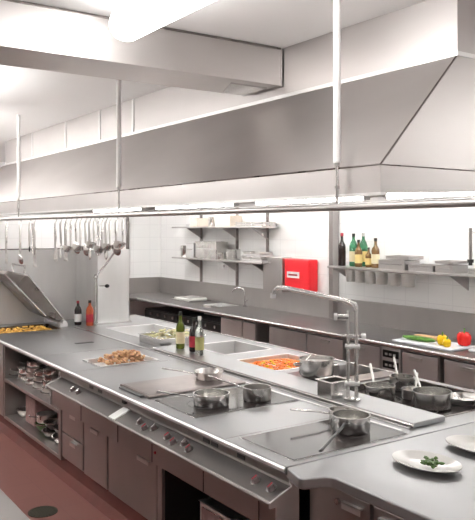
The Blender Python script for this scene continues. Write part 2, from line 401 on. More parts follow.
# ------------------------------------------------------------------ hobs and griddles
def hob(x0, x1, y0, y1, z, lab, rings):
    t = thing('ceramic_hob', lab, 'hob', ((x0+x1)/2, (y0+y1)/2, z), group='ceramic hobs')
    MB().box(x0, x1, y0, y1, z, z+.004).build('frame', 'trim', t)
    MB().box(x0+.006, x1-.006, y0+.006, y1-.006, z+.004, z+.006).build('glass_plate', 'glass', t)
    for x, y, r in rings:
        mb = MB(); mb.lathe([(r-.003, 0), (r, 0), (r, .0006), (r-.003, .0006), (r-.003, 0)], (x, y, z+.006), 40); mb.build('heating_ring', 'rubber', t)
hob(2.03, 2.765, 3.37, 3.86, Z+.001, 'black ceramic hob carrying two pans next to the griddle plate', ((2.25, 3.6, .12), (2.57, 3.6, .12)))
hob(2.02, 2.765, 2.50, 2.93, Z+.001, 'black ceramic hob at the near end with long handled pan on it', ())
hob(3.17, 3.79, 2.63, 3.47, .866, 'sunken black hob behind the ledge crowded with saucepans', ((3.3, 2.9, .12), (3.6, 2.9, .12), (3.3, 3.2, .12), (3.6, 3.25, .12)))
hob(3.16, 3.83, 3.70, 4.04, Z+.001, 'dark ceramic hob under the round stockpot', ((3.3, 3.86, .12),))
MB_ = MB(); basin(MB_, BH[0]+.002, BH[1]-.002, BH[2]+.002, BH[3]-.002, Z+.001, .04); tag(MB_.build('hob_well', 'griddle'), 'steel well around the sunken hob full of saucepans', 'hob surround')
g = thing('griddle_plate', 'flat brown grey steel griddle plate near the front edge of the island', 'griddle', (2.4, 4.13, .9))
MB().box(2.03, 2.765, 3.93, 4.34, Z+.001, Z+.018).build('plate', 'grid2', g, bevel=.006)
MB().box(2.045, 2.75, 3.95, 4.32, Z+.018, Z+.020).build('cooking_surface', 'grid2', g)
MB().box(2.0, 2.03, 3.98, 4.29, Z+.001, Z+.012).build('grease_lip', 'rubber', g, bevel=.003)
g = thing('griddle_plate', 'dark steel griddle plate on the back row behind the tall tap', 'griddle', (3.5, 3.6, .9))
MB().box(3.17, 3.82, 3.535, 3.685, Z+.001, Z+.012).build('plate', 'grid2', g, bevel=.004)

# ------------------------------------------------------------------ control panel along the front
CY0, CY1 = 2.475, 5.32
cp = thing('front_control_unit', 'sloping steel control ledge with knobs along the front of the island', 'control panel', (1.95, 3.8, .60))
prof = [(2.03, .858), (1.985, .858), (1.985, .815), (1.995, .797), (1.885, .750), (1.875, .742), (1.875, .735), (1.915, .735), (1.915, .603), (2.03, .603)]
MB().prism(prof, 'y', CY0+.01, CY1-.01).build('fascia', 'cab', cp)
MB().prism([(1.993, .799), (1.886, .753), (1.888, .7495), (1.995, .7955)], 'y', CY0+.012, CY1-.012).build('sloping_ledge', 'ledge', cp)
MB().tube([(1.880, CY0+.01, .744), (1.880, CY1-.01, .744)], .007, 8).build('ledge_nose', 'cab', cp, smooth=True)
for y in (CY0, CY1-.01): MB().prism([(2.03, .86), (1.98, .86), (1.98, .82), (1.99, .803), (1.87, .755), (1.868, .73), (1.905, .73), (1.905, .598), (2.03, .598)], 'y', y, y+.01).build('end_plate', 'panel', cp)
MB().prism([(1.988, .804), (1.880, .758), (1.884, .751), (1.992, .797)], 'y', 4.10, 4.19).build('divider_tag', 'white', cp)
MB().box(1.965, 1.99, 4.13, 4.17, .835, .858).build('black_clip', 'black', cp)
for y in (3.10, 3.18, 2.86, 4.55, 4.7): MB().box(1.979, 1.986, y-.03, y+.03, .826, .846).build('vent_slot', 'rubber', cp)
for y in (2.62, 3.10, 3.66, 4.12, 4.72): MB().box(1.912, 1.9155, y-.002, y+.002, .606, .734).build('joint', 'black', cp)
def slope_pt(y, f, h):  # point on the sloping ledge, f = 0 low .. 1 high
    x = 1.890+(1.990-1.890)*f; z = .7545+(.798-.7545)*f
    n = Vector((-.40, 0, .915)); return Vector((x, y, z))+n*h
for y, f, c in ((4.93, .5, 0), (4.83, .5, 0), (3.87, .55, 0), (3.77, .35, 1), (3.70, .6, 0), (3.52, .5, 1), (3.43, .35, 1), (3.35, .6, 0), (3.27, .4, 1), (2.68, .5, 1), (2.56, .5, 1)):
    k = MB(); a = slope_pt(y, f, .0); b = slope_pt(y, f, .022)
    k.tube([a, slope_pt(y, f, .004)], .026, 18).build('knob_dial', 'trim', cp, smooth=True)
    kn = MB().tube([slope_pt(y, f, .004), b], [.02, .017], 18).build('knob', 'knob', cp, smooth=True)
    m2 = MB(); q = slope_pt(y, f, .024); m2.tube([q+Vector((-.013, 0, -.008)), q+Vector((.013, 0, .008))], .0035, 6).build('pointer', 'redm' if c else 'trim', kn)
for y in (3.62,): MB().tube([(1.915, y, .67), (1.908, y, .67)], .008, 12).build('red_reflection', 'redm', cp)  # reddish reflection on the strip, put in as a coloured dot

# ------------------------------------------------------------------ cabinets under the island
def handle_tab(par, x, y, z, wd=.11, s=-1):
    h = MB(); h.box(min(x, x+s*.018), max(x, x+s*.018), y-wd/2, y+wd/2, z-.004, z+.004)
    h.box(min(x+s*.014, x+s*.018), max(x+s*.014, x+s*.018), y-wd/2, y+wd/2, z-.026, z+.004)
    return h.build('handle', 'tab', par, bevel=.001)
def shell(t, x0, x1, y0, y1, z0, z1, m='cab', s=-1, th=.012):
    b = MB(); b.box(x0, x1, y0, y0+th, z0, z1); b.box(x0, x1, y1-th, y1, z0, z1)
    b.box(x0, x1, y0+th, y1-th, z0, z0+th); b.box(x0, x1, y0+th, y1-th, z1-th, z1)
    xb = x1-th if s < 0 else x0
    b.box(xb, xb+th, y0+th, y1-th, z0+th, z1-th)
    return b.build('carcass', m, t)
XC = 2.0; CB = .17
t = thing('drawer_cabinet', 'steel cabinet with two stacked drawers next to the open shelves', 'cabinet', (2.4, 5.1, CB))
shell(t, XC+.02, 2.83, 4.89, 5.32, CB, .597)
for z0, z1 in ((.19, .375), (.385, .58)):
    d = MB().box(XC, XC+.019, 4.90, 5.31, z0, z1).build('drawer', 'cab', t, bevel=.003); handle_tab(d, XC, 5.06, z1-.025)
for y0, y1, hy, lab in ((4.47, 4.88, 4.66, 'steel cabinet with one door right of the two stacked drawers'), (3.76, 4.46, 3.92, 'steel cabinet with wide door left of the dark opening')):
    t = thing('base_cabinet', lab, 'cabinet', (2.4, (y0+y1)/2, CB), group='cabinets under the island')
    shell(t, XC+.02, 2.83, y0+.003, y1-.003, CB, .597)
    d = MB().box(XC, XC+.019, y0+.008, y1-.006, CB+.01, .585).build('door', 'cab', t, bevel=.003)
    handle_tab(d, XC, hy, .545, .13 if y1-y0 < .5 else .15)
# dark opening with bin
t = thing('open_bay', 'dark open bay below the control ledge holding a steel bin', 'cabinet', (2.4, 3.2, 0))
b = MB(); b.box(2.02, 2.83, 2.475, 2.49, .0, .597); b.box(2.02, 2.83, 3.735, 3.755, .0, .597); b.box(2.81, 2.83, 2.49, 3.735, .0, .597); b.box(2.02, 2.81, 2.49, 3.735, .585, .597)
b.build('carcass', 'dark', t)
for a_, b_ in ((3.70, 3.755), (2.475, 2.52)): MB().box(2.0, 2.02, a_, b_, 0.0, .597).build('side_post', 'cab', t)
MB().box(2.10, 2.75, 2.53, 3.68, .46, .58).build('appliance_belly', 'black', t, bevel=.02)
MB().tube([(2.09, 3.42, .50), (2.07, 3.42, .50), (2.07, 3.36, .50), (2.09, 3.36, .50)], .006, 8).build('drain_valve', 'trim', t)
t = thing('waste_bin', 'square steel bin with red front standing in the dark bay', 'bin', (2.3, 3.2, 0))
basin(MB(), 2.12, 2.5, 3.12, 3.47, .40, .398, .008, .008).build('bin_body', 'panel', t, bevel=.003)
MB().box(2.112, 2.12, 3.15, 3.44, .03, .375).build('front_panel', 'pink', t)
# open shelves
t = thing('open_shelf_unit', 'open steel shelf unit packed with pans at the far left of the island', 'shelf', (2.4, 6.1, .15))
b = MB(); b.box(XC, 2.83, 5.34, 5.39, .15, .86); b.box(XC, 2.83, 6.80, 6.83, .15, .86); b.box(2.80, 2.83, 5.39, 6.80, .15, .86)
b.build('side_panels', 'cab', t)
MB().box(XC, XC+.02, 5.39, 6.80, .835, .86).build('top_rail', 'cab', t)
for z in (.15, .50): MB().box(XC, 2.80, 5.39, 6.80, z, z+.03).build('shelf_board', 'cab', t, bevel=.003)
t = thing('base_cabinet', 'plain steel cabinet below the tilting pan at the far end', 'cabinet', (2.4, 7.3, .15), group='cabinets under the island')
b = MB(); b.box(XC+.02, 2.83, 6.835, 7.84, .15, .74); b.build('carcass', 'cab', t); MB().box(XC, XC+.019, 6.85, 7.83, .16, .85).build('door', 'cab', t)
# prep end
t = thing('base_cabinet', 'steel cabinet under the curved corner of the preparation worktop', 'cabinet', (2.5, 2.3, .12), group='cabinets under the prep table')
b = MB(); b.box(2.09, 3.8, 2.07, 2.455, .12, .851); b.build('carcass', 'cab', t)
d = MB().box(2.07, 2.089, 2.075, 2.45, .14, .835).build('door', 'cab', t, bevel=.003)
handle_tab(d, 2.07, 2.17, .80, .11); MB().tube([(2.07, 2.26, .79), (2.055, 2.26, .79)], .014, 14).build('lock', 'trim', d, smooth=True)
for k, (y0, y1) in enumerate(((1.5, 2.06), (.9, 1.49), (.56, .89))):
    t = thing('base_cabinet', ['steel cabinet second from the curved corner under the preparation worktop', 'steel cabinet third from the curved corner', 'narrow steel cabinet at the near end of the preparation worktop'][k], 'cabinet', (2.5, (y0+y1)/2, .12), group='cabinets under the prep table')
    MB().box(2.09, 3.8, y0, y1-.004, .12, .851).build('carcass', 'cab', t)
    d = MB().box(2.07, 2.089, y0+.005, y1-.009, .14, .835).build('door', 'cab', t, bevel=.003); handle_tab(d, 2.07, y1-.1, .80, .11)
# back row cabinets (other side of the island)
for k, (y0, y1) in enumerate(((2.5, 3.5), (3.51, 4.8), (4.81, 6.1), (6.11, 7.83))):
    t = thing('base_cabinet', ['steel cabinet on the aisle side under the sunken hob', 'steel cabinet on the aisle side under the carrot tray', 'steel cabinet on the aisle side under the small sink', 'steel cabinet on the aisle side under the far sink'][k], 'cabinet', (3.4, (y0+y1)/2, .15), group='aisle side cabinets')
    MB().box(2.90, 3.82, y0, y1, .15, .72).build('carcass', 'cab', t)
    d = MB().box(3.82, 3.84, y0+.01, y1-.01, .17, .70).build('door', 'cab', t, bevel=.003); handle_tab(d, 3.84, y0+.2, .66, .12, 1)
    # kickboard
t = thing('kickboard', 'dark red kickboard along the foot of the island', 'kickboard', (2.9, 5.2, 0))
MB().box(2.06, 3.78, 3.757, 7.83, 0, .148).build('plinth', 'kick', t)
b = MB(); b.prism([(2.0, 0), (2.06, 0), (2.06, .148), (2.045, .148), (2.035, .06)], 'y', 3.757, 7.83); b.build('coved_foot', 'kick', t)
tag(MB().box(2.12, 3.76, .6, 2.40, 0, .12).build('kickboard', 'kick'), 'dark red kickboard below the preparation worktop cabinets', 'kickboard')

# ------------------------------------------------------------------ far end: back panel, column, tilting pan
t = thing('splash_panel', 'tall upright steel panel across the far end of the island', 'panel', (2.85, 7.87, .9))
MB().box(1.60, 3.12, 7.86, 7.88, .88, 1.71).build('sheet', 'panel', t)
MB().tube([(1.60, 7.87, 1.712), (3.47, 7.87, 1.712)], .011, 8).build('rolled_top', 'trim', t, smooth=True)
MB().box(3.12, 3.74, 7.86, 7.88, .88, 1.71).build('side_sheet', 'panel', t)
t = thing('service_column', 'upright steel service column beside the sauce bottles', 'column', (3.3, 7.5, .9))
MB().box(3.12, 3.50, 7.23, 7.855, Z+.001, 1.715).build('column_body', 'panel', t, bevel=.006)
MB().box(3.10, 3.52, 7.21, 7.25, Z+.001, Z+.02).build('foot_flange', 'trim', t)
# tilting pan + lid
t = thing('tilting_pan', 'steel bratt pan with raised brown lid at the far left of the island', 'pan', (2.4, 7.4, .84))
basin(MB(), YP[0]+.003, YP[1]-.003, YP[2]+.003, YP[3]-.003, Z+.001, .09).build('pan_well', 'griddle', t)
lid = MB()
# lid cross-section in X-Z, hinged near x = 2.80
sec = [(2.57, 1.03), (2.15, 1.48), (2.17, 1.515), (2.38, 1.465), (2.76, .985), (2.72, .955)]
lid.prism(sec, 'y', 7.30, 7.82)
L = lid.build('lid', 'griddle', t, bevel=.012)
for a_, b_ in ((0, 1), (3, 4)):
    MB().tube([(sec[a_][0], 7.297, sec[a_][1]), (sec[b_][0], 7.297, sec[b_][1])], .008, 8).build('lid_rim', 'trim', L)
bb = Vector((2.36, 1.50)); d = Vector((0, 0))
hb = bb-d*.16
MB().tube([(2.36, 7.34, 1.475), (2.36, 7.34, 1.56), (2.36, 7.74, 1.56), (2.36, 7.74, 1.475)], .011, 8).build('lid_handle', 'trim', L, smooth=True)
MB().tube([(2.77, 7.28, .945), (2.77, 7.82, .945)], .024, 12).build('hinge', 'panel', t, smooth=True)
mb = MB(); mb.box(2.73, 2.81, 7.30, 7.36, Z+.001, .94); mb.build('hinge_block', 'panel', t); MB().box(2.73, 2.81, 7.74, 7.80, Z+.001, .94).build('hinge_block', 'panel', t)

def heap(name, m, x0, x1, y0, y1, z0, h, n, shape, lab, cat, mats=None, seed=1):
    """uncountable mix of food pieces as one object"""
    random.seed(seed); mb = MB()
    for k in range(n):
        x = random.uniform(x0, x1); y = random.uniform(y0, y1)
        ex = min(x-x0, x1-x, y-y0, y1-y)/min(x1-x0, y1-y0)*2
        z = z0 + random.uniform(0, 1)*h*(.35+.65*min(1, ex*2))
        r = random.uniform(.8, 1.2)
        if shape == 'slice': mb.blob((x, y, z), .016*r, (1.1, .8, .45), random.uniform(0, 6), 1, .1)
        elif shape == 'leaf': mb.blob((x, y, z), .022*r, (1.2, .7, .35), random.uniform(0, 6), 1, .3)
        else: mb.blob((x, y, z), .021*r, (1.3, .7, .6), random.uniform(0, 6), 1, .12)
    o = mb.build(name, m)
    if mats:
        for q in mats: o.data.materials.append(M[q])
        per = len(o.data.polygons)//n
        for k in range(n):
            i = random.choice([0, 0, 0, 1, 1, 2])
            for p in o.data.polygons[k*per:(k+1)*per]: p.material_index = min(i, len(mats))
    return tag(o, lab, cat, kind='stuff')
def tray(x0, x1, y0, y1, zt, dep, lab, m='panel', name='food_tray', cat='tray', group='food trays on the island'):
    t = thing(name, lab, cat, ((x0+x1)/2, (y0+y1)/2, zt-dep), group=group)
    basin(MB(), x0, x1, y0, y1, zt, dep).build('tray_body', m, t, bevel=.002)
    for x in (x0-.012, x1+.004): MB().box(x, x+.008, (y0+y1)/2-.04, (y0+y1)/2+.04, zt+.003, zt+.007).build('rim_grip', 'trim', t)
    return t
heap('yellow_pastry_pieces', 'yfry', 2.06, 2.66, 7.19, 7.58, .83, .09, 260, 'fry', 'golden yellow breaded pieces filling the far tilting pan', 'food', seed=3)
tray(CH[0]+.014, CH[1]-.014, CH[2]+.014, CH[3]-.014, Z+.002, .038, 'shallow steel tray full of browned pastries near the front edge')
heap('browned_pastries', 'fry', CH[0]+.11, CH[1]-.08, CH[2]+.06, CH[3]-.07, .885, .09, 150, 'fry', 'heap of golden brown fried pieces in the front tray', 'food', ['tan'], seed=4)
tray(CR[0]+.014, CR[1]-.014, CR[2]+.014, CR[3]-.014, Z+.002, .06, 'deep steel tray of sliced carrots behind the centre ledge')
heap('sliced_carrots', 'carrot', CR[0]+.045, CR[1]-.045, CR[2]+.045, CR[3]-.045, .865, .035, 420, 'slice', 'bright orange sliced carrots with a few yellow bits in a tray', 'food', ['carrot', 'pepper_y'], seed=5)
tray(2.97, 3.43, 5.53, 5.93, .975, .072, 'bright steel shallow container of pale salad behind the green bottle', 'trim')
heap('pale_salad', 'lett', 3.01, 3.39, 5.57, 5.89, .93, .09, 260, 'leaf', 'pale yellow chopped salad in a shallow container', 'food', ['cream', 'wlabel'], seed=6)
tag(MB().box(3.33, 3.40, 6.03, 6.10, Z+.001, .955).build('salt_box', 'wlabel', bevel=.004), 'small white box beside the far sink', 'box')

# ------------------------------------------------------------------ bottles
def bottle(name, lab, x, y, z, h, r, m, lm='cream', cap='black', style='wine', content=None, group=None):
    t = thing(name, lab, 'bottle', (x, y, z), group=group)
    if style == 'wine': pr = [(0, 0), (r*.9, 0), (r, .01), (r, h*.56), (r*.9, h*.64), (r*.42, h*.74), (r*.34, h*.80), (r*.33, h*.93), (0, h*.93)]
    else: pr = [(0, 0), (r*.9, 0), (r, .01), (r, h*.62), (r*.75, h*.72), (r*.38, h*.80), (r*.36, h*.92), (0, h*.92)]
    MB().lathe(pr, (x, y, z), 20).build('glass_body', m, t, smooth=True)
    MB().lathe([(0, h*.90), (r*.40, h*.90), (r*.40, h), (0, h)], (x, y, z), 16).build('cap', cap, t, smooth=True)
    MB().lathe([(r*1.0, h*.14), (r*1.03, h*.14), (r*1.03, h*.46), (r*1.0, h*.46), (r*1.0, h*.14)], (x, y, z), 24).build('label', lm, t, smooth=True)
    return t
bottle('oil_bottle', 'olive green oil bottle with cream label beside the salad container', 3.02, 5.26, Z+.031, .31, .037, 'oglass', 'cream', 'black', group='island bottles')
b_ = bottle('wine_bottle', 'dark bottle with dark red label standing between green and clear bottles', 3.04, 5.07, Z+.031, .28, .04, 'dglass', 'redm', 'black', group='island bottles')
bottle('vinegar_bottle', 'clear glass bottle of pale liquid with green white label', 2.99, 4.90, Z+.031, .31, .036, 'clear', 'oil', 'wlabel', group='island bottles')
sg = 'bottles on the right shelf'
SZ = 1.535
bottle('wine_bottle', 'black wine bottle with red neck at the left end of the shelf', 5.40, 5.84, SZ, .36, .042, 'dglass', 'dglass', 'redm', group=sg)
bottle('spirit_bottle', 'green glass bottle with cream label right of the black wine bottle', 5.44, 5.70, SZ, .355, .045, 'gglass', 'cream', 'black', 'x', group=sg)
bottle('spirit_bottle', 'short gold labelled bottle in front of the green glass bottles', 5.38, 5.56, SZ, .29, .040, 'bglass', 'gold', 'black', group=sg)
bottle('spirit_bottle', 'pale green glass bottle with grey cap in the middle of the shelf bottles', 5.50, 5.61, SZ, .36, .045, 'gglass', 'gold', 'trim', 'x', group=sg)
bottle('beer_bottle', 'smallest bottle on the shelf with pale yellow label', 5.40, 5.43, SZ, .21, .034, 'bglass', 'gold', 'black', group=sg)
bottle('brandy_bottle', 'brown bottle with cream label at the right end of the row', 5.40, 5.33, SZ, .31, .042, 'bglass', 'cream', 'black', group=sg)
bottle('sauce_bottle', 'dark sauce bottle with white label before the steel column', 2.95, 7.36, Z+.001, .26, .038, 'dglass', 'wlabel', 'redm', 'x', group='sauce bottles')
bottle('sauce_bottle', 'orange red sauce bottle with dark cap before the steel column', 3.035, 7.24, Z+.001, .27, .040, 'orange', 'redm', 'black', 'x', group='sauce bottles')

# ------------------------------------------------------------------ pans and pots
def pan_proto(name, lab, cat, r, h, m, hl=.22, rise=.05, hm='trim', flare=1.0, group=None, lidm=None):
    t = thing(name, lab, cat, (0, 0, 0), group=group)
    ro = r*flare
    MB().lathe([(0, 0), (r*.94, 0), (r, .008), (ro, h), (ro+.003, h), (ro+.003, h+.003), (ro-.003, h+.003), (r-.004, .010), (r*.9, .006), (0, .006)], (0, 0, 0), 32).build('pan_body', m, t, smooth=True)
    MB().tube([(ro-.001, 0, h*.75), (ro+.03, 0, h*.80), (ro+.06, 0, h*.8+rise*.3), (ro+hl, 0, h*.8+rise)], [.006, .006, .008, .009], 10, .6).build('handle', hm, t, smooth=True)
    mb = MB()
    mb.tube([(ro-.001, -.014, h*.72), (ro+.004, -.014, h*.72)], .004, 8); mb.tube([(ro-.001, .014, h*.72), (ro+.004, .014, h*.72)], .004, 8); mb.build('rivets', 'trim', t)
    return t
fz = Z+.0085
G = 'pans on the front hobs'
def place(t, x, y, z, rz): t.location = (x, y, z); t.rotation_euler = (0, 0, rz); return t
def ang(dx, dy): return math.atan2(dy, dx)
place(pan_proto('saute_pan', 'steel saute pan on the front hob nearest the island edge', 'pan', .105, .065, 'pan', .22, .04, group=G), 2.26, 3.57, fz, ang(-.28, .10))
place(pan_proto('saucepan', 'steel saucepan on the front hob toward the centre ledge', 'pan', .085, .075, 'worn', .26, .05, group=G), 2.55, 3.51, fz, ang(-.16, .31))
place(pan_proto('frying_pan', 'shallow frying pan resting on the back of the griddle plate', 'pan', .085, .05, 'worn', .22, .04, flare=1.15, group=G), 2.60, 4.14, Z+.0215, ang(-.26, .12))
place(pan_proto('saucepan', 'steel saucepan with long black handle on the nearest hob', 'pan', .097, .08, 'pan', .40, -.03, 'black', group=G), 2.56, 2.70, fz, ang(-.56, -.33))
place(pan_proto('saucepan', 'small steel saucepan with light handle beside the black handled one', 'pan', .062, .06, 'worn', .22, .03, group=G), 2.64, 2.865, fz, ang(-.3, .12))
G2 = 'saucepans on the sunken hob'; bz = .8735
place(pan_proto('saucepan', 'saucepan at the left of the sunken hob nearest the tap', 'pan', .095, .08, 'pan', .13, .11, 'tab', group=G2), 3.30, 3.22, bz, ang(.45, .8))
place(pan_proto('saucepan', 'small dark saucepan at the back of the sunken hob', 'pan', .08, .08, 'worn', .12, .11, 'tab', group=G2), 3.62, 3.33, bz, ang(.5, .8))
place(pan_proto('saucepan', 'large steel saucepan at the front of the sunken hob', 'pan', .115, .095, 'pan', .13, .10, 'tab', group=G2), 3.39, 2.88, bz, ang(.35, .8))
place(pan_proto('saucepan', 'low worn saucepan squeezed between the others on the sunken hob', 'pan', .075, .055, 'worn', .11, .08, 'tab', group=G2), 3.48, 3.10, bz, ang(.7, .5))
place(pan_proto('frying_pan', 'flat dark frying pan at the right edge of the sunken hob', 'pan', .10, .035, 'worn', .18, .03, flare=1.12, group=G2), 3.65, 2.84, bz, ang(.6, -.5))
# stockpot
t = thing('stockpot', 'round two handled steel pot behind the carrots end of the ledge', 'pot', (3.29, 3.82, fz))
MB().lathe([(0, 0), (.105, 0), (.122, .03), (.122, .125), (.127, .125), (.127, .129), (.118, .129), (.116, .03), (.095, .006), (0, .006)], (3.29, 3.82, fz), 32).build('pot_body', 'pan', t, smooth=True)
for s in (-1, 1):
    c = Vector((3.29, 3.82, fz+.085)); u = Vector((.825, -.565, 0))*s; v = Vector((.565, .825, 0))
    MB().tube([c+u*.115-v*.04, c+u*.15-v*.035, c+u*.158, c+u*.15+v*.035, c+u*.115+v*.04], .006, 8).build('loop_handle', 'trim', t, smooth=True)
MB().tube([(3.22, 3.86, fz+.1), (3.25, 3.82, fz+.165)], .005, 6).build('ladle_handle', 'trim', t)
mb = MB(); mb.lathe([(0, 0), (.103, 0), (.103, .003), (0, .003)], (3.29, 3.82, fz+.1), 28); mb.build('pot_content', 'worn', t)
# container on ledge
t = thing('steel_container', 'small square steel container standing on the ledge by the tap', 'container', (2.92, 3.23, Z+.031))
basin(MB(), 2.85, 3.00, 3.175, 3.30, Z+.031+.10, .10, .003, .012).build('container_body', 'pan', t, bevel=.003)
mb = MB(); mb.box(2.87, 2.98, 3.171, 3.175, Z+.07, Z+.076); mb.build('pressed_rib', 'trim', t)

# ------------------------------------------------------------------ tall tap on the ledge
tz = Z+.031
t = thing('pot_filler_tap', 'tall chrome twin pipe tap with long swinging spout on the ledge', 'tap', (2.95, 3.10, tz))
MB().lathe([(0, 0), (.05, 0), (.05, .012), (.03, .02), (0, .02)], (2.95, 3.10, tz), 24).build('base_flange', 'trim', t, smooth=True)
for q, (x, y, zt) in enumerate(((2.930, 3.115, 1.46), (2.968, 3.085, 1.49))):
    MB().tube([(x, y, tz+.015), (x, y, zt)], .012 if q else .010, 14).build('riser_pipe', 'trim', t, smooth=True)
for z in (1.03, 1.25): MB().tube([(2.915, 3.127, z), (2.983, 3.073, z)], .015, 10).build('clamp', 'panel', t, smooth=True)
vb = MB().tube([(2.93, 3.115, 1.425), (2.88, 3.155, 1.425)], .016, 12).build('valve_body', 'trim', t, smooth=True)
mb = MB().tube([(2.88, 3.155, 1.425), (2.865, 3.168, 1.425)], .022, 12); mb.build('valve_handle', 'panel', vb, smooth=True)
vb = MB().tube([(2.90, 3.14, 1.31), (2.99, 3.066, 1.31)], .011, 10).build('valve_body', 'trim', t, smooth=True)
MB().tube([(2.99, 3.066, 1.31), (3.01, 3.05, 1.31)], .02, 10).build('valve_handle', 'panel', vb, smooth=True)
MB().tube([(2.968, 3.085, 1.46), (2.968, 3.10, 1.495), (2.965, 3.16, 1.512), (2.955, 3.40, 1.530), (2.945, 3.72, 1.552), (2.94, 3.80, 1.552), (2.938, 3.84, 1.53), (2.937, 3.855, 1.50)], [.016, .017, .017, .0155, .0145, .0145, .015, .015], 14).build('spout', 'trim', t, smooth=True)
MB().tube([(2.937, 3.855, 1.505), (2.937, 3.858, 1.475)], .019, 14).build('nozzle', 'panel', t, smooth=True)
# tap on the column
t = thing('pot_filler_tap', 'slim jointed chrome tap with black knob rising beside the steel column', 'tap', (3.07, 7.15, Z))
MB().tube([(3.07, 7.16, Z+.001), (3.07, 7.16, 1.42)], .012, 10).build('riser_pipe', 'trim', t, smooth=True)
MB().blob((3.07, 7.16, 1.43), .026).build('joint', 'trim', t, smooth=True)
MB().tube([(3.07, 7.16, 1.43), (3.16, 7.12, 1.55), (3.25, 7.06, 1.70)], .011, 10).build('spout', 'trim', t, smooth=True)
MB().tube([(3.10, 7.14, 1.33), (3.16, 7.10, 1.33)], .008, 8).build('valve_stem', 'trim', t)
MB().blob((3.17, 7.09, 1.33), .026, (1, 1, .8)).build('valve_knob', 'black', t, smooth=True)

# ------------------------------------------------------------------ plates with herbs
def plate(x, y, rz, lab, sx=.165, sy=.118):
    t = thing('oval_plate', lab, 'plate', (0, 0, 0), group='white plates')
    t.location = (x, y, Z+.001); t.rotation_euler = (0, 0, rz)
    MB().lathe([(0, 0), (.55, 0), (.60, .006), (.95, .020), (1.0, .024), (1.0, .027), (.94, .025), (.60, .011), (.5, .006), (0, .006)], (0, 0, 0), 48, sx, sy).build('dish', 'plate', t, smooth=True)
    return t
plate(2.46, 2.12, PI/2+.05, 'white oval plate with green herb garnish at the near right')
plate(2.85, 2.14, PI/2+.05, 'empty white oval plate at the right edge of the photo')
plate(2.15, 1.62, PI/2+.1, 'white oval plate nearest the camera on the preparation worktop') if False else None
random.seed(11); mb = MB()
for k in range(26):
    a = random.uniform(0, 6.28); r = random.uniform(0, .034)
    mb.blob((2.445+r*math.cos(a)*1.1, 2.075+r*math.sin(a)*1.2, Z+.024+random.uniform(0, .02)), .015, (1.2, .7, .5), a, 1, .3)
tag(mb.build('herb_garnish', 'lettg'), 'small mound of green herbs on the white oval plate', 'food', kind='stuff')

# ------------------------------------------------------------------ utensils on the rail
def utensil(kind, lab, y, L=.30, off=0):
    """origin at the rail; S-hook then handle and head"""
    t = thing(kind, lab, {'ladle': 'ladle', 'slotted_spatula': 'spatula', 'skimmer': 'skimmer', 'whisk': 'whisk', 'serving_spoon': 'spoon', 'tongs': 'tongs', 'carving_fork': 'fork'}[kind], (0, 0, 0), group='hanging utensils')
    t.location = (RX, y, RZ); t.rotation_euler = (0, 0, off)
    MB().tube([(.0, 0, .0165)]+[(.017*math.sin(a), 0, .017*math.cos(a)) for a in (.6, 1.2, 1.8, 2.5)]+[(.004, 0, -.03), (0, 0, -.036)], .0022, 6).build('hook', 'trim', t)
    MB().tube([(0, 0, -.034), (0, 0, -.05), (0, 0, -L+.05), (0, 0, -L)], [.006, .012, .010, .007], 8, .5).build('handle', 'worn' if kind != 'whisk' else 'trim', t, smooth=True)
    if kind == 'ladle':
        m4 = Matrix.Translation((-.03, 0, -L-.01)) @ Matrix.Rotation(.3, 4, 'Y')
        MB().lathe([(0, -.03), (.022, -.024), (.034, -.005), (.037, .012), (.035, .012), (.032, -.004), (.020, -.021), (0, -.027)], (0, 0, 0), 18, mtx=m4).build('bowl', 'pan', t, smooth=True)
    elif kind == 'slotted_spatula':
        b = slab(MB(), [-.036, .036], [-.05, .05], 0, .003, [(-.022, -.014, -.035, .03), (-.004, .004, -.035, .03), (.014, .022, -.035, .03)])
        for v in b.bm.verts: v.co = Vector((v.co.z, v.co.x, -L-.045+v.co.y))
        b.build('blade', 'pan', t)
    elif kind == 'skimmer':
        m4 = Matrix.Translation((-.01, 0, -L-.045)) @ Matrix.Rotation(PI/2-.25, 4, 'Y')
        MB().lathe([(0, 0), (.025, .003), (.041, .010), (.043, .013), (.025, .006), (0, .003)], (0, 0, 0), 20, mtx=m4).build('mesh_disc', 'pan', t, smooth=True)
    elif kind == 'whisk':
        b = MB()
        for k in range(5):
            a = PI*k/5; pts = [(math.cos(a)*r, math.sin(a)*r, -L-z) for r, z in ((.004, 0), (.022, .04), (.030, .08), (.018, .115), (0, .125), (-.018, .115), (-.030, .08), (-.022, .04), (-.004, 0))]
            b.tube(pts, .0014, 5)
        b.build('wires', 'trim', t)
    elif kind == 'serving_spoon':
        MB().blob((0, 0, -L-.03), .032, (.22, .85, 1.3)).build('bowl', 'pan', t, smooth=True)
    elif kind == 'tongs':
        MB().tube([(.02, 0, -.04), (.028, .01, -L*.6), (.02, .0, -L-.05)], .005, 6, .5).build('second_arm', 'pan', t)
        MB().blob((0, 0, -L-.02), .018, (.3, .8, 1.4)).build('tip', 'black', t, smooth=True)
    elif kind == 'carving_fork':
        b = MB()
        for s in (-.012, .012): b.tube([(0, 0, -L+.005), (0, s, -L-.02), (0, s, -L-.10)], .003, 6)
        b.build('tines', 'trim', t)
    return t
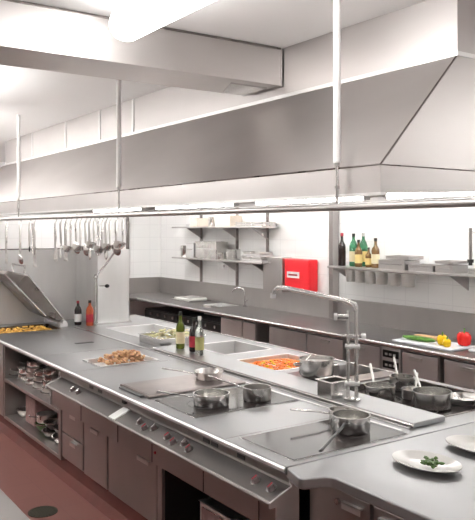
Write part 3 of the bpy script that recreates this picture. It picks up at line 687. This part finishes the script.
U = [(6.32, 'slotted_spatula', .34, 'long slotted spatula hanging furthest left'), (5.93, 'skimmer', .34, 'long handled skimmer hanging beside the left white rod'),
     (5.69, 'tongs', .26, 'black tipped tongs hanging left of the gap in the utensils'), (5.57, 'slotted_spatula', .33, 'slotted spatula hanging right of the black tipped tongs'),
     (5.10, 'slotted_spatula', .26, 'slotted spatula hanging first right of the gap'), (4.99, 'carving_fork', .22, 'two pronged fork hanging right of the gap'),
     (4.90, 'slotted_spatula', .25, 'slotted spatula hanging right of the two pronged fork'), (4.80, 'ladle', .24, 'ladle hanging leftmost of the ladles'),
     (4.70, 'skimmer', .20, 'round skimmer hanging second right of the leftmost ladle'), (4.62, 'ladle', .23, 'ladle hanging between two round skimmers'),
     (4.53, 'skimmer', .21, 'round skimmer hanging near the middle of the crowded group'), (4.46, 'serving_spoon', .25, 'solid serving spoon hanging in the crowded group'),
     (4.39, 'ladle', .20, 'small ladle hanging just right of the solid serving spoon'), (4.32, 'whisk', .15, 'wire whisk hanging in the crowded group'),
     (4.26, 'ladle', .23, 'ladle hanging just right of the wire whisk'), (4.20, 'serving_spoon', .24, 'narrow serving spoon hanging two right of the whisk'),
     (4.14, 'ladle', .21, 'ladle hanging left of the middle white rod'), (4.05, 'skimmer', .19, 'round skimmer hanging against the middle white rod'), (3.955, 'ladle', .19, 'shiny ladle hanging furthest right on the rail')]
for y, k, L, lab in U: utensil(k, lab, y, L*.88, {'ladle': .4, 'skimmer': .2}.get(k, 0))

# ------------------------------------------------------------------ back worktop along the tiled wall
t = thing('back_worktop', 'long steel worktop with upstand along the white tiled wall', 'worktop', (5.2, 6, .86))
SB = (5.16, 5.46, 7.95, 8.35)
slab(MB(), [4.82, XW-.004], [1.2, YF-.004], .862, Z, [SB]).build('top_plate', 'top2', t, bevel=.004)
MB().tube([(4.825, 1.2, .884), (4.825, YF-.01, .884)], .0155, 10).build('edge_bead', 'trim', t, smooth=True)
MB().box(5.57, XW-.004, 1.2, YF-.03, Z, 1.15).build('upstand', 'cab2', t, bevel=.003)
MB().box(1.0, XW-.03, YF-.03, YF-.004, Z, 1.15).build('upstand', 'cab2', t)
MB().box(1.0, 4.82, 9.72, YF-.004, .862, Z).build('return_plate', 'top2', t)
t2 = thing('sink_basin', 'small steel sink in the worktop below the wall shelves', 'sink', (5.3, 8.15, .74), group='wall sinks')
basin(MB(), SB[0]+.004, SB[1]-.004, SB[2]+.004, SB[3]-.004, Z+.001, .13).build('bowl', 'panel', t2)
t2 = thing('swan_neck_tap', 'small chrome curved tap on the wall worktop by the steel wall box', 'tap', (5.42, 7.78, Z))
MB().tube([(5.45, 7.78, Z+.001), (5.45, 7.78, 1.09), (5.44, 7.80, 1.14), (5.41, 7.86, 1.155), (5.38, 7.93, 1.13), (5.37, 7.96, 1.09)], .011, 12).build('spout', 'trim', t2, smooth=True)
MB().tube([(5.45, 7.78, Z+.001), (5.45, 7.78, Z+.03)], .024, 14).build('base', 'trim', t2, smooth=True)
MB().tube([(5.45, 7.78, .98), (5.45, 7.70, 1.0)], .006, 8).build('lever', 'trim', t2)
# cabinets below: (y0, y1, kind)
def bcab(y0, y1, lab, hy=None, m='cab3'):
    t = thing('base_cabinet', lab, 'cabinet', (5.2, (y0+y1)/2, .12), group='cabinets under the wall worktop')
    shell(t, 4.88, 5.56, y0, y1, .12, .855, m)
    d = MB().box(4.86, 4.879, y0+.004, y1-.004, .14, .835).build('door', m, t, bevel=.003)
    if hy: handle_tab(d, 4.86, hy, .80, .14)
    return t
bcab(7.00, 7.46, 'steel cabinet beside the dark appliance bay under the wall worktop', 7.2)
bcab(6.72, 6.98, 'narrow steel cabinet left of the black gap', None)
bcab(5.81, 6.46, 'plain pale steel cabinet right of the black gap', None, 'panel')
bcab(5.24, 5.79, 'steel door cabinet seen left of the tall tap', 5.5)
bcab(4.74, 5.20, 'steel door cabinet left of the display module', 5.0)
bcab(4.06, 4.47, 'steel door cabinet right of the display module', 4.3)
bcab(3.40, 4.00, 'steel door cabinet right of the narrow black gap', 3.75)
bcab(2.60, 3.38, 'steel door cabinet beyond the right edge', 3.0)
bcab(1.30, 2.58, 'wide steel door cabinet at the near end of the wall', 2.0)
t = thing('control_module', 'narrow steel module with two black displays between cabinet doors', 'control panel', (5.2, 4.6, .12))
MB().box(4.862, 5.5, 4.49, 4.72, .12, .855).build('case', 'panel', t, bevel=.003)
for z in (.76, .66):
    d = MB().box(4.855, 4.862, 4.51, 4.70, z, z+.065).build('display', 'black', t)
    mb = MB()
    for k in range(3): mb.box(4.852, 4.855, 4.54+k*.05, 4.57+k*.05, z+.02, z+.04)
    mb.build('button', 'panel', d)
tag(MB().box(4.95, 5.5, 1.3, 10.3, 0, .118).build('kickboard', 'kick'), 'dark red kickboard below the wall worktop', 'kickboard')
# dark appliances in the left bay
t = thing('undercounter_fridge', 'black fronted appliance under the far part of the wall worktop, left one', 'appliance', (5.2, 9.3, .12), group='dark appliances')
MB().box(4.93, 5.5, 8.62, 9.65, .12, .75).build('body', 'black', t, bevel=.006); MB().box(4.91, 4.93, 8.64, 9.63, .16, .73).build('door', 'black', t, bevel=.004)
for k in range(4): MB().tube([(4.91, 8.75+k*.22, .69), (4.89, 8.75+k*.22, .69)], .02, 12).build('knob', 'knob', t)
t = thing('undercounter_fridge', 'black fronted appliance under the wall worktop, beside the first steel door', 'appliance', (5.2, 8.0, .12), group='dark appliances')
MB().box(4.93, 5.5, 7.50, 8.58, .12, .75).build('body', 'black', t, bevel=.006); MB().box(4.91, 4.93, 7.52, 8.56, .16, .73).build('door', 'black', t, bevel=.004)
for k in range(4): MB().tube([(4.91, 7.65+k*.22, .69), (4.89, 7.65+k*.22, .69)], .02, 12).build('knob', 'trim', t)
# wall boxes
t = thing('fire_blanket_box', 'bright red wall box with white label above the wall worktop', 'box', (5.5, 6.6, 1.18))
MB().box(5.45, 5.595, 6.46, 6.935, 1.185, 1.575).build('case', 'red', t, bevel=.02, seg=3)
lb = MB().box(5.444, 5.45, 6.64, 6.87, 1.345, 1.42).build('label', 'wlabel', t); MB().box(5.442, 5.444, 6.67, 6.84, 1.372, 1.392).build('printed_line', 'redm', lb)
tag(MB().box(5.44, 5.596, 6.96, 7.36, 1.155, 1.585).build('steel_wall_box', 'cab2', bevel=.006), 'plain steel wall box left of the red box', 'box')
t = thing('wall_socket', 'small grey wall socket under the long wall shelves', 'socket', (5.58, 8.55, 1.36))
MB().box(5.575, 5.598, 8.35, 8.60, 1.36, 1.46).build('plate', 'panel', t, bevel=.003); MB().tube([(5.575, 8.47, 1.41), (5.57, 8.47, 1.41)], .02, 12).build('outlet', 'rubber', t)

# ------------------------------------------------------------------ wall shelves
def shelf(y0, y1, z, lab, brs, x0=5.30):
    t = thing('wall_shelf', lab, 'shelf', (5.45, (y0+y1)/2, z), group='steel wall shelves')
    MB().box(x0, XW-.03, y0, y1, z-.022, z).build('board', 'cab2', t, bevel=.004)
    MB().box(XW-.045, XW-.03, y0, y1, z, z+.04).build('back_lip', 'panel', t)
    for y in brs:
        MB().prism([(x0+.03, z-.024), (XW-.026, z-.024), (XW-.026, z-.17)], 'y', y-.006, y+.006).build('bracket', 'cab2', t)
shelf(7.20, 9.50, 1.515, 'lower left steel wall shelf carrying the large box pan', (9.10, 8.15, 7.45))
shelf(7.20, 9.50, 1.970, 'upper left steel wall shelf just under the hood line', (9.10, 8.15, 7.45))
shelf(2.9, 5.95, 1.533, 'right steel wall shelf with bottles and trays', (5.88, 4.30, 3.2), 5.28)
# items, lower left shelf
LZ = 1.516
def gn(name, lab, x0, x1, y0, y1, z, h, m='panel', cat='container', group=None):
    t = thing(name, lab, cat, ((x0+x1)/2, (y0+y1)/2, z), group=group)
    basin(MB(), x0, x1, y0, y1, z+h, h, .004, .01).build('container_body', m, t, bevel=.002)
    MB().box(x0-.002, x0, y0+.03, y1-.03, z+h*.55, z+h*.62).build('pressed_rib', 'trim', t)
    return t
gn('deep_container', 'large deep steel container on the lower left wall shelf', 5.33, 5.53, 8.30, 8.85, LZ, .24, 'worn', group='deep containers')
gn('deep_container', 'medium deep steel container left of the large one on the shelf', 5.33, 5.53, 8.90, 9.12, LZ, .21, 'panel', group='deep containers')
def potl(lab, x, y, z, r, h, m='pan', name='bain_marie_pot', cat='pot'):
    t = thing(name, lab, cat, (x, y, z))
    MB().lathe([(0, 0), (r*.9, 0), (r, .01), (r, h), (r+.004, h), (r+.004, h+.003), (r-.004, h), (r-.004, .01), (0, .006)], (x, y, z), 24).build('pot_body', m, t, smooth=True)
    MB().tube([(x-r*.9, y-.02, z+h*.7), (x-r-.02, y-.02, z+h*.7), (x-r-.02, y+.02, z+h*.7), (x-r*.9, y+.02, z+h*.7)], .003, 6).build('loop_handle', 'trim', t)
potl('tall narrow pot at the left end of the lower left wall shelf', 5.42, 9.28, LZ, .075, .17)
potl('small shiny pot before the large box container', 5.315+.04, 8.22, LZ, .045, .09)
potl('round shiny pot between the large container and flat trays', 5.43, 8.02, LZ, .10, .14)
for k in range(4):
    gn('flat_tray', ['bottom flat tray stacked on the lower left shelf', 'second flat tray of the stack', 'third flat tray of the stack', 'top flat tray of the stack on the lower left shelf'][k], 5.34, 5.54, 7.25+.015*k, 7.72-.02*k, LZ+.032*k, .026, 'worn' if k % 2 else 'panel', 'tray', 'stacked flat trays')
UZ = 1.971
tag(MB().box(5.33, 5.53, 7.95, 8.30, UZ, UZ+.15).build('cardboard_box', 'beige', bevel=.004), 'beige box on the upper left shelf, right one', 'box', 'beige boxes')
tag(MB().box(5.33, 5.53, 8.80, 9.00, UZ, UZ+.12).build('cardboard_box', 'beige', bevel=.004), 'beige box on the upper left shelf, left one', 'box', 'beige boxes')
potl('slim pot on the upper left shelf between the beige boxes', 5.42, 8.55, UZ, .05, .13)
for k in range(2):
    gn('flat_tray', ['dark flat tray lying on the upper left shelf', 'dark flat tray on top of another on the upper shelf'][k], 5.34, 5.54, 7.22, 7.85-.02*k, UZ+.03*k, .024, 'worn', 'tray', 'upper shelf trays')
# items, right shelf
RZs = 1.534
for k, (y0, y1, z, h, lab) in enumerate(((4.85, 5.20, 0, .09, 'steel container right of the shelf bottles'), (4.80, 5.10, .105, .03, 'shallow tray on top of the first steel container'),
                              (4.50, 4.80, 0, .06, 'low steel container in the middle of the right shelf'), (4.27, 4.47, 0, .07, 'steel container left of the stacked lids'), (3.70, 4.10, 0, .05, 'wide low steel container toward the right end'), (4.265, 4.475, .085, .022, 'flat lid tray resting on a steel container'))):
    gn('steel_container', lab, 5.31, 5.53, y0, y1, RZs+z, h, 'cab2', 'container', 'right shelf containers')
# inserts hanging under the right shelf on a rail
tag(MB().box(5.300, 5.306, 4.60, 5.80, 1.500, 1.5095).build('hanging_strip', 'trim'), 'thin steel strip under the right shelf holding beakers', 'rail')
for k, y in enumerate((5.66, 5.51, 5.36, 5.20, 5.03, 4.84)):
    r = .056+.003*k
    t = thing('hanging_beaker', '%s steel beaker hanging under the right shelf counting from its left end' % ('first', 'second', 'third', 'fourth', 'fifth', 'sixth')[k], 'beaker', (5.36, y, 1.36), group='beakers under the shelf')
    MB().lathe([(0, 0), (r*.82, 0), (r*.86, .008), (r, .125), (r+.006, .125), (r+.006, .129), (r-.004, .127), (r*.84, .010), (0, .006)], (5.36, y, 1.372), 22).build('cup_body', 'tab', t, smooth=True)
    MB().tube([(5.36-r, y, 1.496), (5.30, y, 1.500), (5.30, y, 1.508)], .003, 6).build('hanger', 'trim', t)
# black handled sharpener at the right edge
t = thing('knife_steel', 'knife sharpening steel with black guard hanging at right wall edge', 'tool', (5.55, 4.22, 1.605))
MB().tube([(5.50, 4.22, 1.63), (5.50, 4.22, 1.64), (5.50, 4.22, 1.66)], .03, 12).build('guard', 'black', t)
MB().tube([(5.50, 4.22, 1.66), (5.50, 4.22, 1.95)], .016, 10).build('rod', 'griddle', t)
MB().tube([(5.50, 4.22, 1.605), (5.50, 4.22, 1.63)], .018, 10).build('handle', 'black', t)
MB().box(5.50, 5.596, 4.20, 4.24, 1.90, 1.92).build('wall_hook', 'trim', t)

# ------------------------------------------------------------------ things on the back worktop
t = thing('serving_tray', 'white folded cloth on a flat tray on the wall worktop', 'tray', (5.3, 8.95, Z))
MB().box(5.13, 5.50, 8.70, 9.22, Z+.001, Z+.012).build('tray_body', 'trim', t, bevel=.004)
MB().box(5.16, 5.47, 8.75, 9.17, Z+.012, Z+.045).build('folded_cloth', 'plate', t, bevel=.012, seg=3)
tag(MB().lathe([(0, 0), (.05, 0), (.06, .03), (.055, .03), (.045, .006), (0, .006)], (5.0, 8.0, Z+.001), 20).build('small_dish', 'plate', smooth=True), 'small white dish near the wall sink', 'dish')
tag(MB().box(4.91, 5.25, 3.96, 4.64, Z+.001, Z+.022).build('cutting_board', 'board', bevel=.008, seg=3), 'white cutting board carrying cucumber and peppers', 'cutting board', 'cutting boards')
tag(MB().box(5.05, 5.42, 3.45, 3.90, Z+.001, Z+.022).build('cutting_board', 'board', bevel=.008, seg=3), 'second white cutting board right of the red pepper', 'cutting board', 'cutting boards')
BZ = Z+.022
def veg_tube(name, m, lab, cat, a, b, r, n=9, part=None):
    a = Vector(a); b = Vector(b); pts = []; rs = []
    for k in range(n):
        f = k/(n-1); pts.append(a.lerp(b, f)); rs.append(r*max(.25, math.sin(PI*(f*.9+.05))**.35))
    t = thing(name, lab, cat, tuple((a+b)/2 - Vector((0, 0, r))))
    MB().tube(pts, rs, 14).build('flesh', m, t, smooth=True)
    MB().blob(tuple(b), r*.35, (1, 1, 1), 0, 1).build('stem_end', 'green', t)
    return t
veg_tube('cucumber', 'cuke', 'dark green cucumber lying along the front of the cutting board', 'vegetable', (5.00, 4.58, BZ+.026), (5.03, 4.24, BZ+.026), .024)
veg_tube('parsnip', 'tan', 'tan root vegetable lying behind the cucumber', 'vegetable', (5.12, 4.55, BZ+.026), (5.13, 4.22, BZ+.026), .024)
def pepper(x, y, m, lab, r=.05):
    t = thing('bell_pepper', lab, 'vegetable', (x, y, BZ), group='bell peppers')
    mb = MB(); mb.lathe([(0, .02), (.5*r, 0), (.9*r, .25*r), (1.05*r, r), (r, 1.5*r), (.7*r, 1.85*r), (.3*r, 1.8*r), (0, 1.65*r)], (x, y, BZ), 32)
    for v in mb.bm.verts:
        dx, dy = v.co.x-x, v.co.y-y; a = math.atan2(dy, dx); f = 1+.09*math.cos(4*a); v.co.x = x+dx*f; v.co.y = y+dy*f
    mb.build('flesh', m, t, smooth=True)
    MB().tube([(x, y, BZ+1.6*r), (x+.004, y, BZ+2.1*r), (x+.012, y+.006, BZ+2.4*r)], [.009, .006, .007], 8).build('stem', 'green', t, smooth=True)
pepper(5.03, 4.155, 'pepper_y', 'yellow bell pepper between the cucumber and the red pepper', .047)
pepper(4.985, 4.07, 'pepper_y', 'smaller yellow bell pepper touching the front of the board', .036)
pepper(5.165, 4.03, 'pepper_r', 'glossy red bell pepper at the right end of the board', .062)

# ------------------------------------------------------------------ crockery on the open shelves
random.seed(21)
def bowl(lab, x, y, z, r, h, m, name='steel_bowl', cat='bowl', g='pans on the open shelves'):
    t = thing(name, lab, cat, (x, y, z), group=g)
    MB().lathe([(0, 0), (r*.5, 0), (r*.85, h*.5), (r, h), (r+.004, h+.002), (r-.004, h), (r*.8, h*.52), (r*.47, .006), (0, .006)], (x, y, z), 24).build('bowl_body', m, t, smooth=True)
    MB().lathe([(r-.002, h-.002), (r+.007, h), (r+.007, h+.005), (r-.002, h+.005), (r-.002, h-.002)], (x, y, z), 24).build('rim', 'trim', t, smooth=True)
def stackpan(lab, x, y, z, r, h, m, rz, hl=.16, fl=1.0):
    place(pan_proto('stored_pan', lab, 'pan', r, h, m, hl, .02, flare=fl, group='pans on the open shelves'), x, y, z, rz)
pos = ['far left', 'second from left', 'third from left', 'middle', 'right of the middle', 'second from right', 'far right']
for k, y in enumerate((6.64, 6.42, 6.20, 5.98, 5.77, 5.56)):
    nst = (2, 4, 3, 4, 2, 3)[k]; z = .531; R = .095+.008*(k % 2)
    for j in range(nst):
        h = .045 if j else .055
        lab = '%s steel pan in the %s stack on the upper open shelf' % (['bottom', 'second', 'third', 'fourth'][j], pos[k])
        stackpan(lab, 2.17+.01*(k % 2), y, z, R-.004*j, h, ('worn', 'pan', 'worn')[(j+k) % 3], PI+random.uniform(-.25, .25), .08)
        z += h+.005
tag(MB().box(2.10, 2.38, 6.25, 6.50, .181, .42).build('storage_box', 'pink', bevel=.006), 'pinkish box on the lower open shelf', 'box')
for k, (x, y, r, h, m, lab) in enumerate(((2.16, 6.66, .09, .07, 'worn', 'worn bowl left of the pinkish box on the lower open shelf'), (2.15, 6.08, .10, .07, 'lettg', 'green bowl right of the pinkish box'),
                             (2.15, 5.86, .11, .06, 'pan', 'shiny bowl right of the green bowl'), (2.15, 5.62, .11, .07, 'pan', 'bottom bowl of the right pile on the lower open shelf'))):
    bowl(lab, x, y, .181, r, h, m)
bowl('top bowl of the right pile on the lower open shelf', 2.15, 5.62, .262, .10, .06, 'worn')
bowl('bowl resting on the shiny bowl on the lower open shelf', 2.15, 5.86, .252, .095, .06, 'worn')
stackpan('saucepan standing on the green bowl on the lower open shelf', 2.15, 6.08, .262, .085, .07, 'worn', PI, .07)

# ------------------------------------------------------------------ foreground counter and floor drain
t = thing('facing_counter', 'grey steel counter corner across the aisle in the near left foreground', 'counter', (.45, 3.6, 0))
MB().box(.05, .84, 2.0, 6.6, .862, Z).build('top_plate', 'ledge', t, bevel=.004)
MB().box(.08, .80, 2.03, 6.57, .12, .861).build('carcass', 'cab', t); MB().box(.12, .76, 2.07, 6.5, 0, .12).build('plinth', 'kick', t)
t = thing('floor_drain', 'round dark iron drain cover in the red floor', 'drain', (1.67, 4.8, 0))
MB().lathe([(0, 0), (.10, 0), (.10, .004), (.085, .004), (.085, .002), (0, .002)], (1.67, 4.8, .0005), 28).build('ring', 'drain', t)
mb = MB()
for k in range(-3, 4):
    w_ = math.sqrt(max(0, .08**2-(k*.024)**2)); mb.box(1.67+k*.024-.006, 1.67+k*.024+.006, 4.8-w_, 4.8+w_, .0025, .0045)
mb.build('grate', 'drain', t)
